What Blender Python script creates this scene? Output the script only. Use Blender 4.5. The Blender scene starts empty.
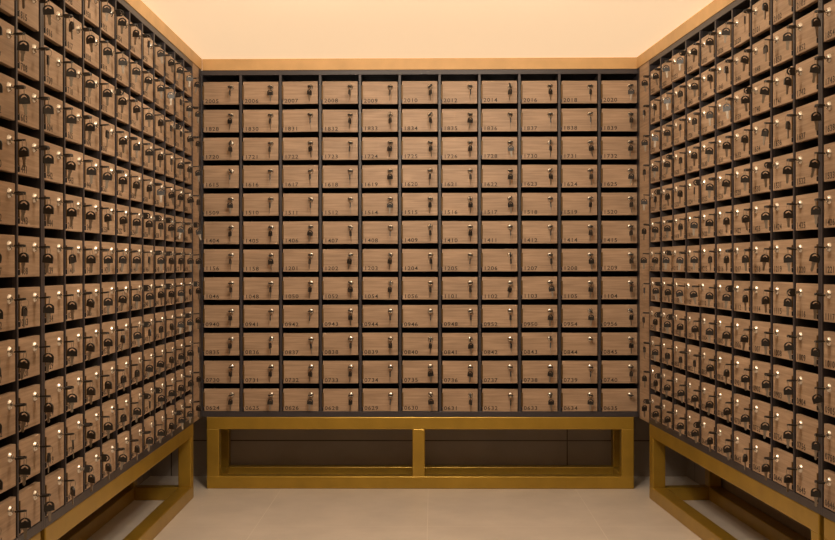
import bpy, bmesh, math, random
from mathutils import Matrix, Vector
random.seed(11)
SC = bpy.context.scene
COL = SC.collection
R = math.radians

# ------------------------------------------------------------------ dimensions (metres)
W = .2               # column pitch of the mailbox racks
H = .14044           # row pitch
ROWS = 12
ZT = 2.0756          # height of the top row's upper line (row r's doors stand at ZT - r*H)
DW, DH, DT = .1775, .1126, .016      # door front
REC = .003           # doors sit back behind the rack's edges
RACK_BOT, RACK_TOP = .362, 2.1045
FAS_BOT, FAS_TOP = 2.1048, 2.162
DEPTH = .30
S = 1 / .9

# ------------------------------------------------------------------ materials
def new_mat(name):
    m = bpy.data.materials.new(name); m.use_nodes = True
    return m, m.node_tree.nodes, m.node_tree.links, m.node_tree.nodes['Principled BSDF']

def plain(name, col, rough=.5, metal=0., bump=0., bscale=200.):
    m, n, l, b = new_mat(name)
    b.inputs['Roughness'].default_value = rough
    b.inputs['Metallic'].default_value = metal
    g = n.new('ShaderNodeNewGeometry')
    t = n.new('ShaderNodeTexNoise'); t.inputs['Scale'].default_value = 9.; t.inputs['Detail'].default_value = 4
    l.new(g.outputs['Position'], t.inputs['Vector'])
    r = n.new('ShaderNodeValToRGB')
    r.color_ramp.elements[0].position = .3; r.color_ramp.elements[1].position = .7
    r.color_ramp.elements[0].color = (*[c * .9 for c in col], 1)
    r.color_ramp.elements[1].color = (*[min(1, c * 1.1) for c in col], 1)
    l.new(t.outputs['Fac'], r.inputs['Fac']); l.new(r.outputs['Color'], b.inputs['Base Color'])
    if bump:
        t2 = n.new('ShaderNodeTexNoise'); t2.inputs['Scale'].default_value = bscale
        l.new(g.outputs['Position'], t2.inputs['Vector'])
        bp = n.new('ShaderNodeBump'); bp.inputs['Strength'].default_value = bump; bp.inputs['Distance'].default_value = .002
        l.new(t2.outputs['Fac'], bp.inputs['Height']); l.new(bp.outputs['Normal'], b.inputs['Normal'])
    return m

def wood_mat(name, c0, c1, c2, rough=.5):
    m, n, l, b = new_mat(name)
    b.inputs['Roughness'].default_value = rough
    g = n.new('ShaderNodeNewGeometry')
    mp = n.new('ShaderNodeMapping'); mp.inputs['Scale'].default_value = (5, 5, 110)
    l.new(g.outputs['Position'], mp.inputs['Vector'])
    t = n.new('ShaderNodeTexNoise'); t.inputs['Scale'].default_value = 1.; t.inputs['Detail'].default_value = 6
    t.inputs['Roughness'].default_value = .65; t.inputs['Distortion'].default_value = .35
    l.new(mp.outputs['Vector'], t.inputs['Vector'])
    r = n.new('ShaderNodeValToRGB'); e = r.color_ramp.elements
    e[0].position = .28; e[0].color = (*c0, 1); e[1].position = .75; e[1].color = (*c2, 1)
    k = e.new(.5); k.color = (*c1, 1)
    l.new(t.outputs['Fac'], r.inputs['Fac'])
    # board-to-board tone differences
    mp2 = n.new('ShaderNodeMapping'); mp2.inputs['Scale'].default_value = (2.2, 2.2, 9)
    l.new(g.outputs['Position'], mp2.inputs['Vector'])
    t2 = n.new('ShaderNodeTexNoise'); t2.inputs['Scale'].default_value = 1.6; t2.inputs['Detail'].default_value = 2
    l.new(mp2.outputs['Vector'], t2.inputs['Vector'])
    mr = n.new('ShaderNodeMapRange'); mr.inputs['From Min'].default_value = .3; mr.inputs['From Max'].default_value = .7
    mr.inputs['To Min'].default_value = .88; mr.inputs['To Max'].default_value = 1.12
    l.new(t2.outputs['Fac'], mr.inputs['Value'])
    mx = n.new('ShaderNodeVectorMath'); mx.operation = 'SCALE'
    l.new(r.outputs['Color'], mx.inputs[0]); l.new(mr.outputs['Result'], mx.inputs['Scale'])
    l.new(mx.outputs['Vector'], b.inputs['Base Color'])
    return m

def tile_mat(name, col, grout, size, off, axes, gw=.004, rough=.4):
    m, n, l, b = new_mat(name)
    b.inputs['Roughness'].default_value = rough
    g = n.new('ShaderNodeNewGeometry'); sp = n.new('ShaderNodeSeparateXYZ')
    l.new(g.outputs['Position'], sp.inputs['Vector'])
    def mth(op, a, bb):
        q = n.new('ShaderNodeMath'); q.operation = op
        for i, v in enumerate((a, bb)):
            if v is None: continue
            if isinstance(v, (int, float)): q.inputs[i].default_value = v
            else: l.new(v, q.inputs[i])
        return q.outputs[0]
    facs = []
    for ax, s, o in zip(axes, size, off):
        v = mth('DIVIDE', mth('SUBTRACT', sp.outputs[ax], o), s)
        f = mth('FRACT', v, None)
        d = mth('ABSOLUTE', mth('SUBTRACT', f, .5), None)
        facs.append(mth('GREATER_THAN', d, .5 - gw / s / 2))
    line = mth('MAXIMUM', facs[0], facs[1])
    t = n.new('ShaderNodeTexNoise'); t.inputs['Scale'].default_value = 3.5; t.inputs['Detail'].default_value = 8
    t.inputs['Roughness'].default_value = .6
    l.new(g.outputs['Position'], t.inputs['Vector'])
    r = n.new('ShaderNodeValToRGB'); e = r.color_ramp.elements
    e[0].position = .3; e[1].position = .7
    e[0].color = (*[c * .9 for c in col], 1); e[1].color = (*[c * 1.1 for c in col], 1)
    l.new(t.outputs['Fac'], r.inputs['Fac'])
    mx = n.new('ShaderNodeMix'); mx.data_type = 'RGBA'
    l.new(line, mx.inputs['Factor']); l.new(r.outputs['Color'], mx.inputs[6]); mx.inputs[7].default_value = (*grout, 1)
    l.new(mx.outputs[2], b.inputs['Base Color'])
    return m

M = {}
M['wood'] = wood_mat('door wood veneer', (.27, .178, .110), (.39, .264, .172), (.51, .358, .24))
M['rack'] = plain('charcoal laminate', (.043, .037, .042), .4)
M['shaded_inside'] = plain('shade-darkened box interior', (.022, .018, .016), .7)  # rack interior colour darkened to stand in for the shade in the slots
M['gold'] = plain('gold painted steel', (.40, .25, .033), .36, .5, .03, 400)
M['fascia'] = plain('gold painted fascia board', (.62, .395, .175), .5, .05)
M['chrome'] = plain('nickel lock metal', (.76, .71, .64), .27, 1.)
M['steel'] = plain('key steel', (.34, .30, .25), .6, 1.)
M['black'] = plain('black key plastic', (.016, .014, .013), .42)
M['ink'] = plain('dark number print', (.028, .018, .012), .6)
M['bronze'] = plain('aged brass hinge', (.13, .07, .018), .45, .4)
M['floor'] = tile_mat('beige floor tile', (.66, .60, .54), (.76, .70, .63), (.665 * S, 1.33 * S), (.036 * S, -2.3), (0, 1), .004)
M['wallt_x'] = tile_mat('greige wall tile', (.32, .27, .225), (.05, .04, .03), (1.9 * S, .171 * S * 2.0), (.70 * S, .171 * S), (0, 2), .006, .5)
M['wallt_y'] = tile_mat('greige wall tile sides', (.32, .27, .225), (.05, .04, .03), (3.1 * S, .171 * S * 2.0), (.2, .171 * S), (1, 2), .006, .5)

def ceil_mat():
    # cream ceiling; its even warm glow is put in as emission
    m, n, l, b = new_mat('emissive cream ceiling')
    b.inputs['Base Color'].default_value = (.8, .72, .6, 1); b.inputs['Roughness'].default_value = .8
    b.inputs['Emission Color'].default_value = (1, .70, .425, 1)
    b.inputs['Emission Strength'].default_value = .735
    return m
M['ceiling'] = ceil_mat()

# ------------------------------------------------------------------ mesh helpers
def box(bm, x0, x1, y0, y1, z0, z1, mi=0, bev=0.):
    vs = [bm.verts.new(p) for p in ((x0,y0,z0),(x1,y0,z0),(x1,y1,z0),(x0,y1,z0),(x0,y0,z1),(x1,y0,z1),(x1,y1,z1),(x0,y1,z1))]
    fs = [bm.faces.new([vs[i] for i in q]) for q in ((0,3,2,1),(4,5,6,7),(0,1,5,4),(1,2,6,5),(2,3,7,6),(3,0,4,7))]
    for f in fs: f.material_index = mi
    if bev:
        es = set(e for f in fs for e in f.edges)
        r = bmesh.ops.bevel(bm, geom=list(es), offset=bev, segments=2, profile=.5, affect='EDGES')
        for f in r['faces']: f.material_index = mi

def mesh_from(bm, name, mats, smooth=False):
    bmesh.ops.recalc_face_normals(bm, faces=bm.faces)
    me = bpy.data.meshes.new(name); bm.to_mesh(me); bm.free()
    for k in (mats if isinstance(mats, (list, tuple)) else [mats]): me.materials.append(M[k])
    if smooth:
        for p in me.polygons: p.use_smooth = True
    return me

def link(name, me, parent=None, mat=None, **props):
    o = bpy.data.objects.new(name, me); COL.objects.link(o)
    if parent is not None: o.parent = parent
    if mat is not None: o.matrix_local = mat
    for k, v in props.items(): o[k] = v
    return o

def lathe(prof, seg=20, axis='y'):
    bm = bmesh.new(); rings = []
    for (d, r) in prof:
        if r < 1e-6: rings.append([bm.verts.new((0, d, 0))]); continue
        rings.append([bm.verts.new((r * math.cos(2*math.pi*i/seg), d, r * math.sin(2*math.pi*i/seg))) for i in range(seg)])
    for a, b in zip(rings, rings[1:]):
        for i in range(seg):
            j = (i + 1) % seg
            if len(a) == 1: bm.faces.new((a[0], b[i], b[j]))
            elif len(b) == 1: bm.faces.new((a[i], a[j], b[0]))
            else: bm.faces.new((a[i], a[j], b[j], b[i]))
    return bm

def plate(outer, holes, th):
    """flat outline in local XZ extruded along Y by +-th/2"""
    bm = bmesh.new(); es = []
    for loop in [outer] + holes:
        vs = [bm.verts.new((x, -th/2, z)) for x, z in loop]
        es += [bm.edges.new((vs[i], vs[(i+1) % len(vs)])) for i in range(len(vs))]
    bmesh.ops.triangle_fill(bm, use_beauty=True, use_dissolve=False, edges=es)
    r = bmesh.ops.extrude_face_region(bm, geom=list(bm.faces))
    bmesh.ops.translate(bm, vec=(0, th, 0), verts=[v for v in r['geom'] if isinstance(v, bmesh.types.BMVert)])
    return bm

# ------------------------------------------------------------------ shared part meshes
def door_mesh(side):          # side=+1 lock on the right, hinge line (origin) on the left; -1 mirrored
    bm = bmesh.new()
    a, b = (0, DW) if side > 0 else (-DW, 0)
    box(bm, a, b, 0, DT, 0, DH, 0, .0012)
    return mesh_from(bm, 'door', 'wood')

def hinge_mesh(side):
    bm = bmesh.new(); s = side
    x0, x1 = sorted((-.0035 * s, .0042 * s))
    box(bm, x0, x1, -.0045, .010, .022, .094, 0, .0006)
    x0, x1 = sorted((-.003 * s, .002 * s))
    box(bm, x0, x1, -.0052, .004, .005, .020, 1, .0006)
    return mesh_from(bm, 'hinge', ['bronze', 'black'])

def body_mesh():
    bm = bmesh.new(); t = .003; x = .088
    box(bm, -x, x, .0215, .26, .016, .016 + t)
    box(bm, -x, -x + t, .0215, .26, .0192, .098); box(bm, x - t, x, .0215, .26, .0192, .098)
    box(bm, -x + t, x - t, .257, .26, .0192, .098)
    return mesh_from(bm, 'tray', 'shaded_inside')

def lock_mesh():
    r = .0142
    return mesh_from(lathe([(.001, r), (-.0016, r), (-.0022, r * .95), (-.0040, r * .90), (-.0060, r * .80), (-.0074, r * .66), (-.0082, r * .48), (-.0084, r * .44), (-.0076, r * .42), (-.0076, 0)], 24), 'lock', 'chrome', True)

LOCK_OFFS = dict(back=.795 * DW, left=.735 * DW, right=.77 * DW)          # from the hinge line
LOCK_Z = DH - .029

def arc(cx, cz, rx, rz, a0, a1, n):
    return [(cx + rx * math.cos(R(a0 + (a1 - a0) * i / n)), cz + rz * math.sin(R(a0 + (a1 - a0) * i / n))) for i in range(n + 1)]

BW, BH = .030, .027          # plastic bow
def bow_mesh(tagged=False):
    # origin at the top of the hole, hanging down
    z1 = .0035
    outer = [(-BW/2, z1 - BH), (BW/2, z1 - BH), (BW/2, z1 - .0125)] + arc(0, z1 - .0125, BW/2, .0125, 12, 168, 10) + [(-BW/2, z1 - .0125)]
    hole = arc(0, z1 - .0120, .0095, .0085, 180, 0, 8) + arc(0, z1 - .0120, .0045, .0045, 20, 160, 5)
    return mesh_from(plate(outer, [hole], .0048), 'key_bow', 'black')

def blade_mesh():
    z = .0035 - BH
    o = [(-.006, z + .002), (-.006, z - .0065), (-.0042, z - .008), (-.0042, z - .013), (-.0030, z - .0145), (-.0042, z - .0165), (-.0032, z - .0195),
         (-.0042, z - .0225), (-.0034, z - .026), (-.001, z - .0295), (.0016, z - .0295), (.0042, z - .0265), (.0042, z - .008), (.006, z - .0065), (.006, z + .002)]
    return mesh_from(plate(o, [], .0022), 'key_blade', 'steel')

def ring_mesh(rad=.0118, wire=.0008):
    bm = bmesh.new(); A, B = 18, 5; rr = []
    for i in range(A):
        a = 2 * math.pi * i / A; c = Vector((0, math.cos(a), math.sin(a)))
        rr.append([bm.verts.new(c * (rad + wire * math.cos(2*math.pi*j/B)) + Vector((wire * math.sin(2*math.pi*j/B), 0, 0))) for j in range(B)])
    for i in range(A):
        for j in range(B):
            bm.faces.new((rr[i][j], rr[(i+1) % A][j], rr[(i+1) % A][(j+1) % B], rr[i][(j+1) % B]))
    return mesh_from(bm, 'key_ring', 'steel', True)

# digits
def glyphs():
    g = {}
    for ch in '0123456789':
        cu = bpy.data.curves.new('t', 'FONT'); cu.body = ch; cu.size = 1; cu.resolution_u = 3; cu.offset = .011
        ob = bpy.data.objects.new('t', cu); COL.objects.link(ob)
        bpy.context.view_layer.update()
        me = bpy.data.meshes.new_from_object(ob)
        xs = [v.co.x for v in me.vertices]; ys = [v.co.y for v in me.vertices]
        g[ch] = ([(v.co.x - min(xs), v.co.y) for v in me.vertices], [tuple(p.vertices) for p in me.polygons], max(xs) - min(xs), max(ys))
        bpy.data.objects.remove(ob); bpy.data.curves.remove(cu); bpy.data.meshes.remove(me)
    return g
GL = glyphs()
def number_mesh(txt, th=.0195, tw=.069):
    kz = th / GL['0'][3]; adv = (tw + .003) / 4; bm = bmesh.new(); x = 0
    gw = max(GL[c][2] for c in '0689')
    kx = (adv - .0035) / gw
    for ch in txt:
        pts, faces, w_, h_ = GL[ch]
        o = x + (adv - .0035 - w_ * kx) / 2
        front = [bm.verts.new((o + px * kx, 0, pz * kz)) for px, pz in pts]
        for f in faces:
            try: bm.faces.new([front[i] for i in f])
            except ValueError: pass
        x += adv
    r = bmesh.ops.extrude_face_region(bm, geom=list(bm.faces))
    bmesh.ops.translate(bm, vec=(0, .0006, 0), verts=[v for v in r['geom'] if isinstance(v, bmesh.types.BMVert)])
    return mesh_from(bm, 'number', 'ink')

ME = dict(door={1: door_mesh(1), -1: door_mesh(-1)}, hinge={1: hinge_mesh(1), -1: hinge_mesh(-1)},
          body=body_mesh(), lock=lock_mesh(), bow=bow_mesh(), blade=blade_mesh(), ring=ring_mesh())

# ------------------------------------------------------------------ camera
F = 1139.53
CAM = Vector((.0584 * S, -5.14789 * S, -.85836 * S + ZT))
ya, pi_, ro = R(.772), R(-.221), R(-.09)
Ya = Matrix(((math.cos(ya), math.sin(ya), 0), (-math.sin(ya), math.cos(ya), 0), (0, 0, 1)))
Pi = Matrix(((1, 0, 0), (0, math.cos(pi_), math.sin(pi_)), (0, -math.sin(pi_), math.cos(pi_))))
Ro = Matrix(((math.cos(ro), 0, math.sin(ro)), (0, 1, 0), (-math.sin(ro), 0, math.cos(ro))))
RM = Ro @ Pi @ Ya
cd = bpy.data.cameras.new('camera'); cam = bpy.data.objects.new('camera', cd); COL.objects.link(cam)
rt, fw, up = RM[0], RM[1], RM[2]
cam.matrix_world = Matrix(((rt[0], up[0], -fw[0], CAM[0]), (rt[1], up[1], -fw[1], CAM[1]), (rt[2], up[2], -fw[2], CAM[2]), (0, 0, 0, 1)))
cd.sensor_fit = 'HORIZONTAL'; cd.sensor_width = 36; cd.lens = F / 835 * 36; cd.clip_start = .05
SC.camera = cam
def project(p):
    d = RM @ (Vector(p) - CAM)
    return (417.5 + F * d[0] / d[1], 270 - F * d[2] / d[1])

# ------------------------------------------------------------------ banks
# local frame of a bank: x to the right when facing it, -y towards the viewer, z up; origin on the bank's front plane
LA, RA = R(-.841), R(3.922)
T_BACK = Matrix.Identity(4)
T_LEFT = Matrix.Translation((-.98384 * S, -.21168 * S, 0)) @ Matrix.Rotation(R(90) - LA, 4, 'Z')
T_RIGHT = Matrix.Translation((.99391 * S, -.21218 * S, 0)) @ Matrix.Rotation(R(-90) + RA, 4, 'Z')
UNIT_GAP = .0155 * 2          # two end panels side by side

def rack(name, T, x0, ncols, label, end0=.0155, end1=.0155):
    """one rack unit of ncols columns starting at local x0"""
    x1 = x0 + ncols * W
    root = link(name, None, None, T, label=label, category='mailbox rack', group='mailbox racks')
    a, b = x0 - end0 + .0063, x1 + end1 - .0063
    def part(nm, f, mat='rack'):
        bm = bmesh.new(); f(bm); return link(nm, mesh_from(bm, nm, mat), root)
    zb, zt = ZT - ROWS * H, ZT + .005
    for i in range(ncols + 1):
        x = x0 + i * W
        l_, r_ = x - .0063, x + .0063
        nm = 'divider'
        if i == 0: l_, nm = a, 'side_panel'
        if i == ncols: r_, nm = b, 'side_panel'
        if nm == 'side_panel':
            part(nm, lambda bm: box(bm, l_, r_, 0, DEPTH, RACK_BOT, RACK_TOP, 0, .001))
        else:
            part(nm, lambda bm: (box(bm, l_, r_, 0, .012, zb - .001, zt, 0, .0008), box(bm, l_, r_, .012, DEPTH - .0101, zb - .001, zt, 1)), ['rack', 'shaded_inside'])
    ia, ib = x0 + .0066, x1 - .0066
    part('top_rail', lambda bm: box(bm, ia, ib, 0, DEPTH - .0101, zt + .0003, RACK_TOP, 0, .001))
    part('bottom_rail', lambda bm: box(bm, ia, ib, 0, DEPTH - .0101, RACK_BOT, zb - .0013, 0, .001))
    part('back_panel', lambda bm: box(bm, ia, ib, DEPTH - .01, DEPTH - .001, RACK_BOT, RACK_TOP))
    def shelves(bm):
        for r in range(1, ROWS):
            z = ZT - r * H
            for i in range(ncols):
                box(bm, x0 + i * W + .0066, x0 + (i + 1) * W - .0066, .022, DEPTH - .0103, z + .003, z + .0145)
    part('shelf', shelves, 'shaded_inside')
    return root

def stand(T, x0, x1, label, mids=()):
    root = link('metal_stand', None, None, T, label=label, category='stand', group='gold metal stands under the racks')
    t = .0628; h = RACK_BOT - .0005
    yr = .272
    def part(nm, *b):
        bm = bmesh.new(); box(bm, *b, 0, .004); link(nm, mesh_from(bm, nm, 'gold'), root)
    for y in (.001, yr):
        part('top_rail', x0, x1, y, y + t, h - t, h)
        part('bottom_rail', x0, x1, y, y + t, 0.0005, t)
        for x in (x0, x1 - t): part('post', x, x + t, y + .0004, y + t - .0004, t - .002, h - t + .002)
    for m in mids: part('post', m - t/2, m + t/2, .0014, .001 + t - .0004, t - .002, h - t + .002)
    for x in (x0, x1 - t):
        part('tie_bar', x + .0004, x + t - .0004, .001 + t - .002, yr + .002, h - t, h - .0004)
        part('tie_bar', x + .0004, x + t - .0004, .001 + t - .002, yr + .002, .0005, t - .0004)
    return root

rack('mailbox_rack', T_BACK, -5.5 * W, 11, 'charcoal mailbox rack facing the viewer along the back wall', .018, .018)
rack('mailbox_rack', T_LEFT, -11 * W, 11, 'charcoal mailbox rack on the left, the one running to the back corner')
rack('mailbox_rack', T_LEFT, -(11 * W + UNIT_GAP - .0126 + .0006) - 4 * W, 4, 'charcoal mailbox rack at the left picture edge, nearest the viewer')
rack('mailbox_rack', T_RIGHT, 0, 10, 'charcoal mailbox rack on the right, the one running to the back corner')
rack('mailbox_rack', T_RIGHT, 10 * W + UNIT_GAP - .0126 + .0006, 4, 'charcoal mailbox rack at the right picture edge, nearest the viewer')
U2 = UNIT_GAP - .0126 + .0006

stand(T_BACK, -1.076, 1.072, 'gold metal stand with a centre post under the back rack', (-.008,))
stand(T_LEFT, -11 * W + .01, .012, 'gold metal stand under the left rack, reaching towards the back corner')
stand(T_LEFT, -15 * W - U2, -11 * W - U2 - .012, 'gold metal stand at the lower left picture corner under the nearest left rack')
stand(T_RIGHT, -.010, 10 * W - .004, 'gold metal stand under the right rack, reaching towards the back corner')
stand(T_RIGHT, 10 * W + U2 + .012, 14 * W + U2, 'gold metal stand at the lower right picture corner under the nearest right rack')

# corner fillers and dark uprights between the side racks and the back rack
def corner(T, s, yend, side):
    # local x grows towards the back wall on the left bank (s=1), towards the viewer on the right (s=-1)
    e0 = .0092 + .0005; e1 = .2352 - yend
    bm = bmesh.new(); a, b = sorted((s * e0, s * e1)); box(bm, a, b, .001, .019, RACK_BOT, RACK_TOP, 0, .0008)
    link('filler_panel', mesh_from(bm, 'filler_panel', 'wood'), None, T, label='narrow upright wood filler panel in the back %s corner' % side, category='panel', group='corner filler panels')
    bm = bmesh.new(); a, b = sorted((s * (e1 + .0005), s * (.2352 - .004))); box(bm, a, b, .0015, .019, RACK_BOT, RACK_TOP, 0, .0008)
    link('corner_post', mesh_from(bm, 'corner_post', 'rack'), None, T, label='dark corner post beside the filler panel in the back %s corner' % side, category='post', group='corner posts')
corner(T_LEFT, 1, .075, 'left'); corner(T_RIGHT, -1, .045, 'right')

# ------------------------------------------------------------------ mailboxes
BACK_NUM = ['2005 2006 2007 2008 2009 2010 2012 2014 2016 2018 2020', '1828 1830 1831 1832 1833 1834 1835 1836 1837 1838 1839',
 '1720 1721 1722 1723 1724 1725 1726 1728 1730 1731 1732', '1615 1616 1617 1618 1619 1620 1621 1622 1623 1624 1625',
 '1509 1510 1511 1512 1514 1515 1516 1517 1518 1519 1520', '1404 1405 1406 1407 1408 1409 1410 1411 1412 1414 1415',
 '1156 1158 1201 1202 1203 1204 1205 1206 1207 1208 1209', '1046 1048 1050 1052 1054 1056 1101 1102 1103 1105 1104',
 '0940 0941 0942 0943 0944 0946 0948 0952 0950 0954 0956', '0835 0836 0837 0838 0839 0840 0841 0842 0843 0844 0845',
 '0730 0731 0732 0733 0734 0735 0736 0737 0738 0739 0740', '0624 0625 0626 0628 0629 0630 0631 0632 0633 0634 0635']
BACK_NUM = [r.split() for r in BACK_NUM]
RIGHT_NUM = ['2021 2022 2023 2024 2025 2026 2028 2101 2102 2103 2104 2105 2106 2107', '1840 1841 1842 1843 1844 1845 1846 1848 1850 1852 1854 1856 1901 1902',
 '1733 1734 1735 1736 1737 1738 1739 1740 1741 1742 1743 1744 1745 1746', '1626 1627 1628 1629 1630 1631 1632 1634 1636 1637 1638 1639 1640 1641',
 '1521 1522 1523 1524 1525 1526 1528 1530 1531 1532 1533 1534 1535 1536', '1416 1417 1418 1419 1420 1421 1422 1423 1424 1425 1426 1427 1428 1429',
 '1210 1211 1212 1214 1215 1216 1217 1218 1219 1220 1221 1222 1223 1224', '1106 1107 1108 1109 1110 1111 1112 1114 1115 1116 1117 1118 1119 1120',
 '0958 1001 1002 1003 1004 1005 1006 1007 1008 1009 1010 1011 1012 1014', '0846 0848 0850 0852 0854 0856 0901 0902 0903 0904 0905 0906 0907 0908',
 '0741 0742 0743 0744 0746 0748 0750 0752 0754 0756 0758 0801 0802 0803', '0636 0637 0638 0639 0640 0641 0642 0643 0644 0645 0646 0647 0648 0649']
RIGHT_NUM = [r.split() for r in RIGHT_NUM]
LEFT_START = ['2004 2003 2002 2001 1958 1956 1954 1952 1950 1948 1946 1944 1943 1942 1941', '1826', '1719', '1614', '1508 1507 1506 1505 1504 1503 1502 1501 1444 1443 1442 1441 1440 1439 1438',
 '1403 1402 1401 1258 1256 1254 1252 1250 1248 1246 1244 1243 1242 1241 1240', '1154 1152 1150 1148 1146 1144 1143 1142 1141 1140 1139 1138 1137 1136 1135', '1044', '0939', '0834', '0729', '0623']
LEFT_NUM = []
for s in LEFT_START:
    p = s.split()
    while len(p) < 15: p.append('%04d' % (int(p[-1]) - 1))
    LEFT_NUM.append(p)

ORD = ['first', 'second', 'third', 'fourth', 'fifth', 'sixth', 'seventh', 'eighth', 'ninth', 'tenth', 'eleventh', 'twelfth', 'thirteenth', 'fourteenth', 'fifteenth']
AJAR = {('right', 1, 2): 3., ('right', 7, 2): 2.6, ('right', 8, 3): 3., ('right', 8, 4): 2.8, ('right', 7, 0): 1.6, ('right', 9, 0): 1.6, ('left', 5, 9): 1.2}
boxes = []
for r in range(1, ROWS + 1):
    z = ZT - r * H
    for c in range(11): boxes.append(('back', r, c, T_BACK, (c - 5) * W, z, 1, BACK_NUM[r-1][c]))
    for c in range(15):
        x = -(c + .5) * W - (U2 if c >= 11 else 0); boxes.append(('left', r, c, T_LEFT, x, z, 1, LEFT_NUM[r-1][c]))
    for c in range(14):
        x = (c + .5) * W + (U2 if c >= 10 else 0); boxes.append(('right', r, c, T_RIGHT, x, z, -1, RIGHT_NUM[r-1][c]))

def visible_area(b):
    T, x, z = b[3], b[4], b[5]
    pts = [project(T @ Vector((x + sx * DW/2, 0, z + sz * DH))) for sx, sz in ((-1,0),(1,0),(1,1),(-1,1))]
    # clip to the frame (Sutherland-Hodgman) and take the area
    for ax, lim, sg in ((0, 0, 1), (0, 835, -1), (1, 0, 1), (1, 540, -1)):
        out = []
        for i in range(len(pts)):
            p, q = pts[i-1], pts[i]; dp, dq = sg*(p[ax]-lim), sg*(q[ax]-lim)
            if (dp >= 0) != (dq >= 0):
                t = dp/(dp-dq); out.append((p[0]+t*(q[0]-p[0]), p[1]+t*(q[1]-p[1])))
            if dq >= 0: out.append(q)
        pts = out
        if not pts: return 0
    return abs(sum(pts[i-1][0]*pts[i][1]-pts[i][0]*pts[i-1][1] for i in range(len(pts)))) / 2

areas = [(visible_area(b), i) for i, b in enumerate(boxes)]
seen = sorted([a for a in areas if a[0] > 2], reverse=True)
single = set(i for _, i in seen[:300])
print('mailboxes in view', len(seen), 'smallest single', seen[min(299, len(seen)-1)][0])

def mailbox_layout(b, i):
    """all placements of one mailbox's parts, as (part name, mesh, local matrix to its bank, parent key)"""
    bank, r, c, T, x, z, s, num = b
    rnd = random.Random(i * 7 + 3)
    root = T @ Matrix.Translation((x, 0, z + rnd.uniform(-.0012, .0008)))
    ang = AJAR.get((bank, r, c), 0) + abs(rnd.gauss(0, .12))
    door = Matrix.Translation((-s * DW / 2, REC, 0)) @ Matrix.Rotation(R(-ang * s), 4, 'Z') @ Matrix.Rotation(R(rnd.gauss(0, .22)), 4, 'Y')
    lock = Matrix.Translation((s * LOCK_OFFS[bank], 0, LOCK_Z)) @ Matrix.Rotation(R(rnd.uniform(0, 18)), 4, 'Y')
    nx = .009 if s > 0 else -DW + .0095
    number = Matrix.Translation((nx, -.0005, .0068))
    return root, door, lock, number, rnd

def key_layout(lockw, rnd, spec=None):
    """world matrices: set root, inserted key, ring, hanging key.  lockw = the lock's frame (no roll)"""
    q = rnd.random()
    roll = rnd.gauss(0, 7) if q < .86 else (rnd.choice((-1, 1)) * rnd.uniform(35, 60) if q < .92 else 90 + rnd.gauss(0, 10))
    yaw = rnd.gauss(0, 26) if rnd.random() < .86 else rnd.choice((-1, 1)) * rnd.uniform(55, 95)
    if spec: roll, yaw = spec.get('roll', roll), spec.get('yaw', yaw)
    root = lockw
    # inserted key: hanging frame (x width, y thick, -z down the blade) turned so that -z points into the door
    ins = Matrix.Rotation(R(roll), 4, 'Y') @ Matrix.Translation((0, -.0345, 0)) @ Matrix.Rotation(R(86.5), 4, 'X') @ Matrix.Diagonal((.84, 1, 1, 1))
    swing = rnd.gauss(0, 3)
    ringz = -.0105
    ring = Matrix.Translation((0, -.0345, 0)) @ Matrix.Rotation(R(swing), 4, 'Y') @ Matrix.Rotation(R(yaw * .4 + 90), 4, 'Z') @ Matrix.Translation((0, 0, ringz))
    hang = Matrix.Translation((0, -.0335, 0)) @ Matrix.Rotation(R(swing), 4, 'Y') @ Matrix.Translation((0, 0, ringz - .0112)) @ Matrix.Rotation(R(90 + yaw), 4, 'Z') @ Matrix.Rotation(R(rnd.gauss(0, 5)), 4, 'Y')
    return root, ins, ring, hang

# inserted key: its bow's blade must point into the lock (+y)
KEYSPEC = {'2006': dict(yaw=75), '1828': dict(yaw=50), '1619': dict(yaw=60), '1517': dict(yaw=55), '1052': dict(yaw=55), '0954': dict(yaw=55),
           '2010': dict(roll=-40), '1834': dict(roll=-45), '2020': dict(yaw=60), '1722': dict(yaw=40), '0738': dict(yaw=50), '0736': dict(yaw=55), '0630': dict(yaw=65)}
SINGLE_KEY = {'0844', '0635'}

def place_words(b):
    bank, r, c = b[0], b[1], b[2]
    if bank == 'back': return None
    return 'row %s from top, column %s from back corner' % (ORD[r-1], ORD[c])

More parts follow.
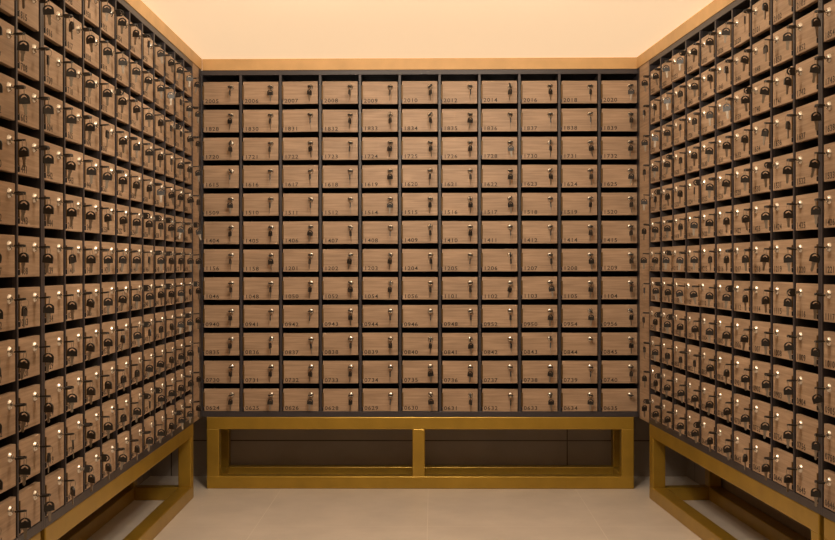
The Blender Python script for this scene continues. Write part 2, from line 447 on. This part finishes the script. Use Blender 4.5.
stuff_box, stuff_key = [], []
for i, b in enumerate(boxes):
    bank, r, c, T, x, z, s, num = b
    root, door, lock, number, rnd = mailbox_layout(b, i)
    nme = number_mesh(num)
    lockw = root @ door @ Matrix.Translation((s * LOCK_OFFS[bank], -.0074, LOCK_Z))
    kr, ins, ring, hang = key_layout(lockw, rnd, KEYSPEC.get(num) if bank == 'back' else None)
    one = bank == 'back' and num in SINGLE_KEY
    if i in single:
        tail = {'back': 'mailboxes of the back rack', 'left': 'mailboxes of the left racks', 'right': 'mailboxes of the right racks'}[bank]
        if bank == 'back':
            lab = 'wooden mailbox numbered %s in the back rack, %s row from the top' % (num, ORD[r-1])
            klab = 'black-headed %s in the lock of mailbox %s, back rack' % ('key' if one else 'key pair', num)
        else:
            aj = ' ajar' if (bank, r, c) in AJAR else ''
            lab = 'wooden%s mailbox, %s side, %s row from top, %s column from back corner' % (aj, bank, ORD[r-1], ORD[c])
            klab = 'black-headed key pair, %s side, lock in %s row from top, %s column from corner' % (bank, ORD[r-1], ORD[c])
        o = link('mailbox', None, None, root, label=lab, category='mailbox', group=tail)
        link('compartment', ME['body'], o)
        d = link('door', ME['door'][s], o, door)
        link('hinge', ME['hinge'][s], d)
        link('lock', ME['lock'], d, lock)
        link('number', nme, d, number)
        k = link('key' if one else 'key_pair', None, None, kr, label=klab, category='keys', group='keys left in the mailbox locks')
        if one:
            link('key_head', ME['bow'], k, ins); link('key_blade', ME['blade'], k, ins); link('key_ring', ME['ring'], k, ring)
        else:
            for mt in (ins, hang):
                kk = link('key', ME['bow'], k, mt); link('key_blade', ME['blade'], kk)
            link('key_ring', ME['ring'], k, ring)
    else:
        stuff_box += [(ME['body'], root), (ME['door'][s], root @ door), (ME['hinge'][s], root @ door), (ME['lock'], root @ door @ lock), (nme, root @ door @ number)]
        stuff_key += [(ME['bow'], kr @ ins), (ME['blade'], kr @ ins), (ME['ring'], kr @ ring), (ME['bow'], kr @ hang), (ME['blade'], kr @ hang)]

def join(name, items, **props):
    mats, vs, fs, mi = [], [], [], []
    for me, mt in items:
        base = len(vs); vs += [tuple(mt @ v.co) for v in me.vertices]
        idx = []
        for m in me.materials:
            if m not in mats: mats.append(m)
            idx.append(mats.index(m))
        for p in me.polygons:
            fs.append(tuple(base + k for k in p.vertices)); mi.append(idx[p.material_index])
    me = bpy.data.meshes.new(name); me.from_pydata(vs, [], fs)
    for m in mats: me.materials.append(m)
    me.polygons.foreach_set('material_index', mi); me.update()
    return link(name, me, None, None, **props)
join('mailbox', stuff_box, label='remaining small or cut-off wooden mailboxes of the two side racks', category='mailboxes', kind='stuff')
join('key_pair', stuff_key, label='remaining black-headed keys in the small or cut-off side mailboxes', category='keys', kind='stuff')

# ------------------------------------------------------------------ the room
def struct(name, bm, mat, T=None):
    o = link(name, mesh_from(bm, name, mat), None, T); o['kind'] = 'structure'; return o
YF = -7.0
bm = bmesh.new(); box(bm, -2.2, 2.6, YF, .47, -.1, 0); struct('floor', bm, 'floor')
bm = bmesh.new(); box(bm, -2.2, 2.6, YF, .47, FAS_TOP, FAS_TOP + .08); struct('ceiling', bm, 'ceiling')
YW = .345
bm = bmesh.new(); box(bm, -1.6, 1.6, YW, YW + .1, 0, FAS_TOP); struct('wall_back', bm, 'wallt_x')
bm = bmesh.new(); box(bm, -6.7, .6, YW, YW + .1, 0, FAS_TOP); struct('wall_left', bm, 'wallt_y', T_LEFT)
bm = bmesh.new(); box(bm, -.6, 6.7, YW, YW + .1, 0, FAS_TOP); struct('wall_right', bm, 'wallt_y', T_RIGHT)
bm = bmesh.new(); box(bm, -1.093, 1.099, -.003, .03, FAS_BOT, FAS_TOP, 0, .0015); struct('trim_1', bm, 'fascia')
bm = bmesh.new(); box(bm, -4.5, .2352 - .004, -.003, .03, FAS_BOT, FAS_TOP, 0, .0015); struct('trim_2', bm, 'fascia', T_LEFT)
bm = bmesh.new(); box(bm, -.2352 + .004, 4.5, -.003, .03, FAS_BOT, FAS_TOP, 0, .0015); struct('trim_3', bm, 'fascia', T_RIGHT)

# ------------------------------------------------------------------ light
def spot(x, y, aim, power, size=.14, col=(1, .84, .66)):
    # added unseen disc light under the ceiling, aimed to brighten racks and floor
    ld = bpy.data.lights.new('added_ceiling_light', 'AREA'); ld.shape = 'DISK'; ld.size = size; ld.energy = power; ld.color = col
    o = bpy.data.objects.new('added_ceiling_light', ld); COL.objects.link(o); o.location = (x, y, FAS_TOP - .012)
    ld.spread = R(120); o.rotation_euler = (Vector(aim) - o.location).to_track_quat('-Z', 'Y').to_euler()
for sx in (-1, 1): spot(.38 * sx, -1.85, (.5 * sx, 0, 1.85), 6.3)
for sx in (-1, 1):
    spot(-.2 * sx, -2.2, (1.05 * sx, -1.3, 1.7), 9)
spot(0, -2.5, (0, -1.6, 0), 12)

wd = bpy.data.worlds.new('world'); SC.world = wd; wd.use_nodes = True
bg = wd.node_tree.nodes['Background']; bg.inputs['Color'].default_value = (1, .8, .58, 1); bg.inputs['Strength'].default_value = .06
SC.view_settings.view_transform = 'Standard'; SC.view_settings.look = 'None'
SC.view_settings.exposure = 0; SC.view_settings.gamma = 1; SC.view_settings.use_curve_mapping = False
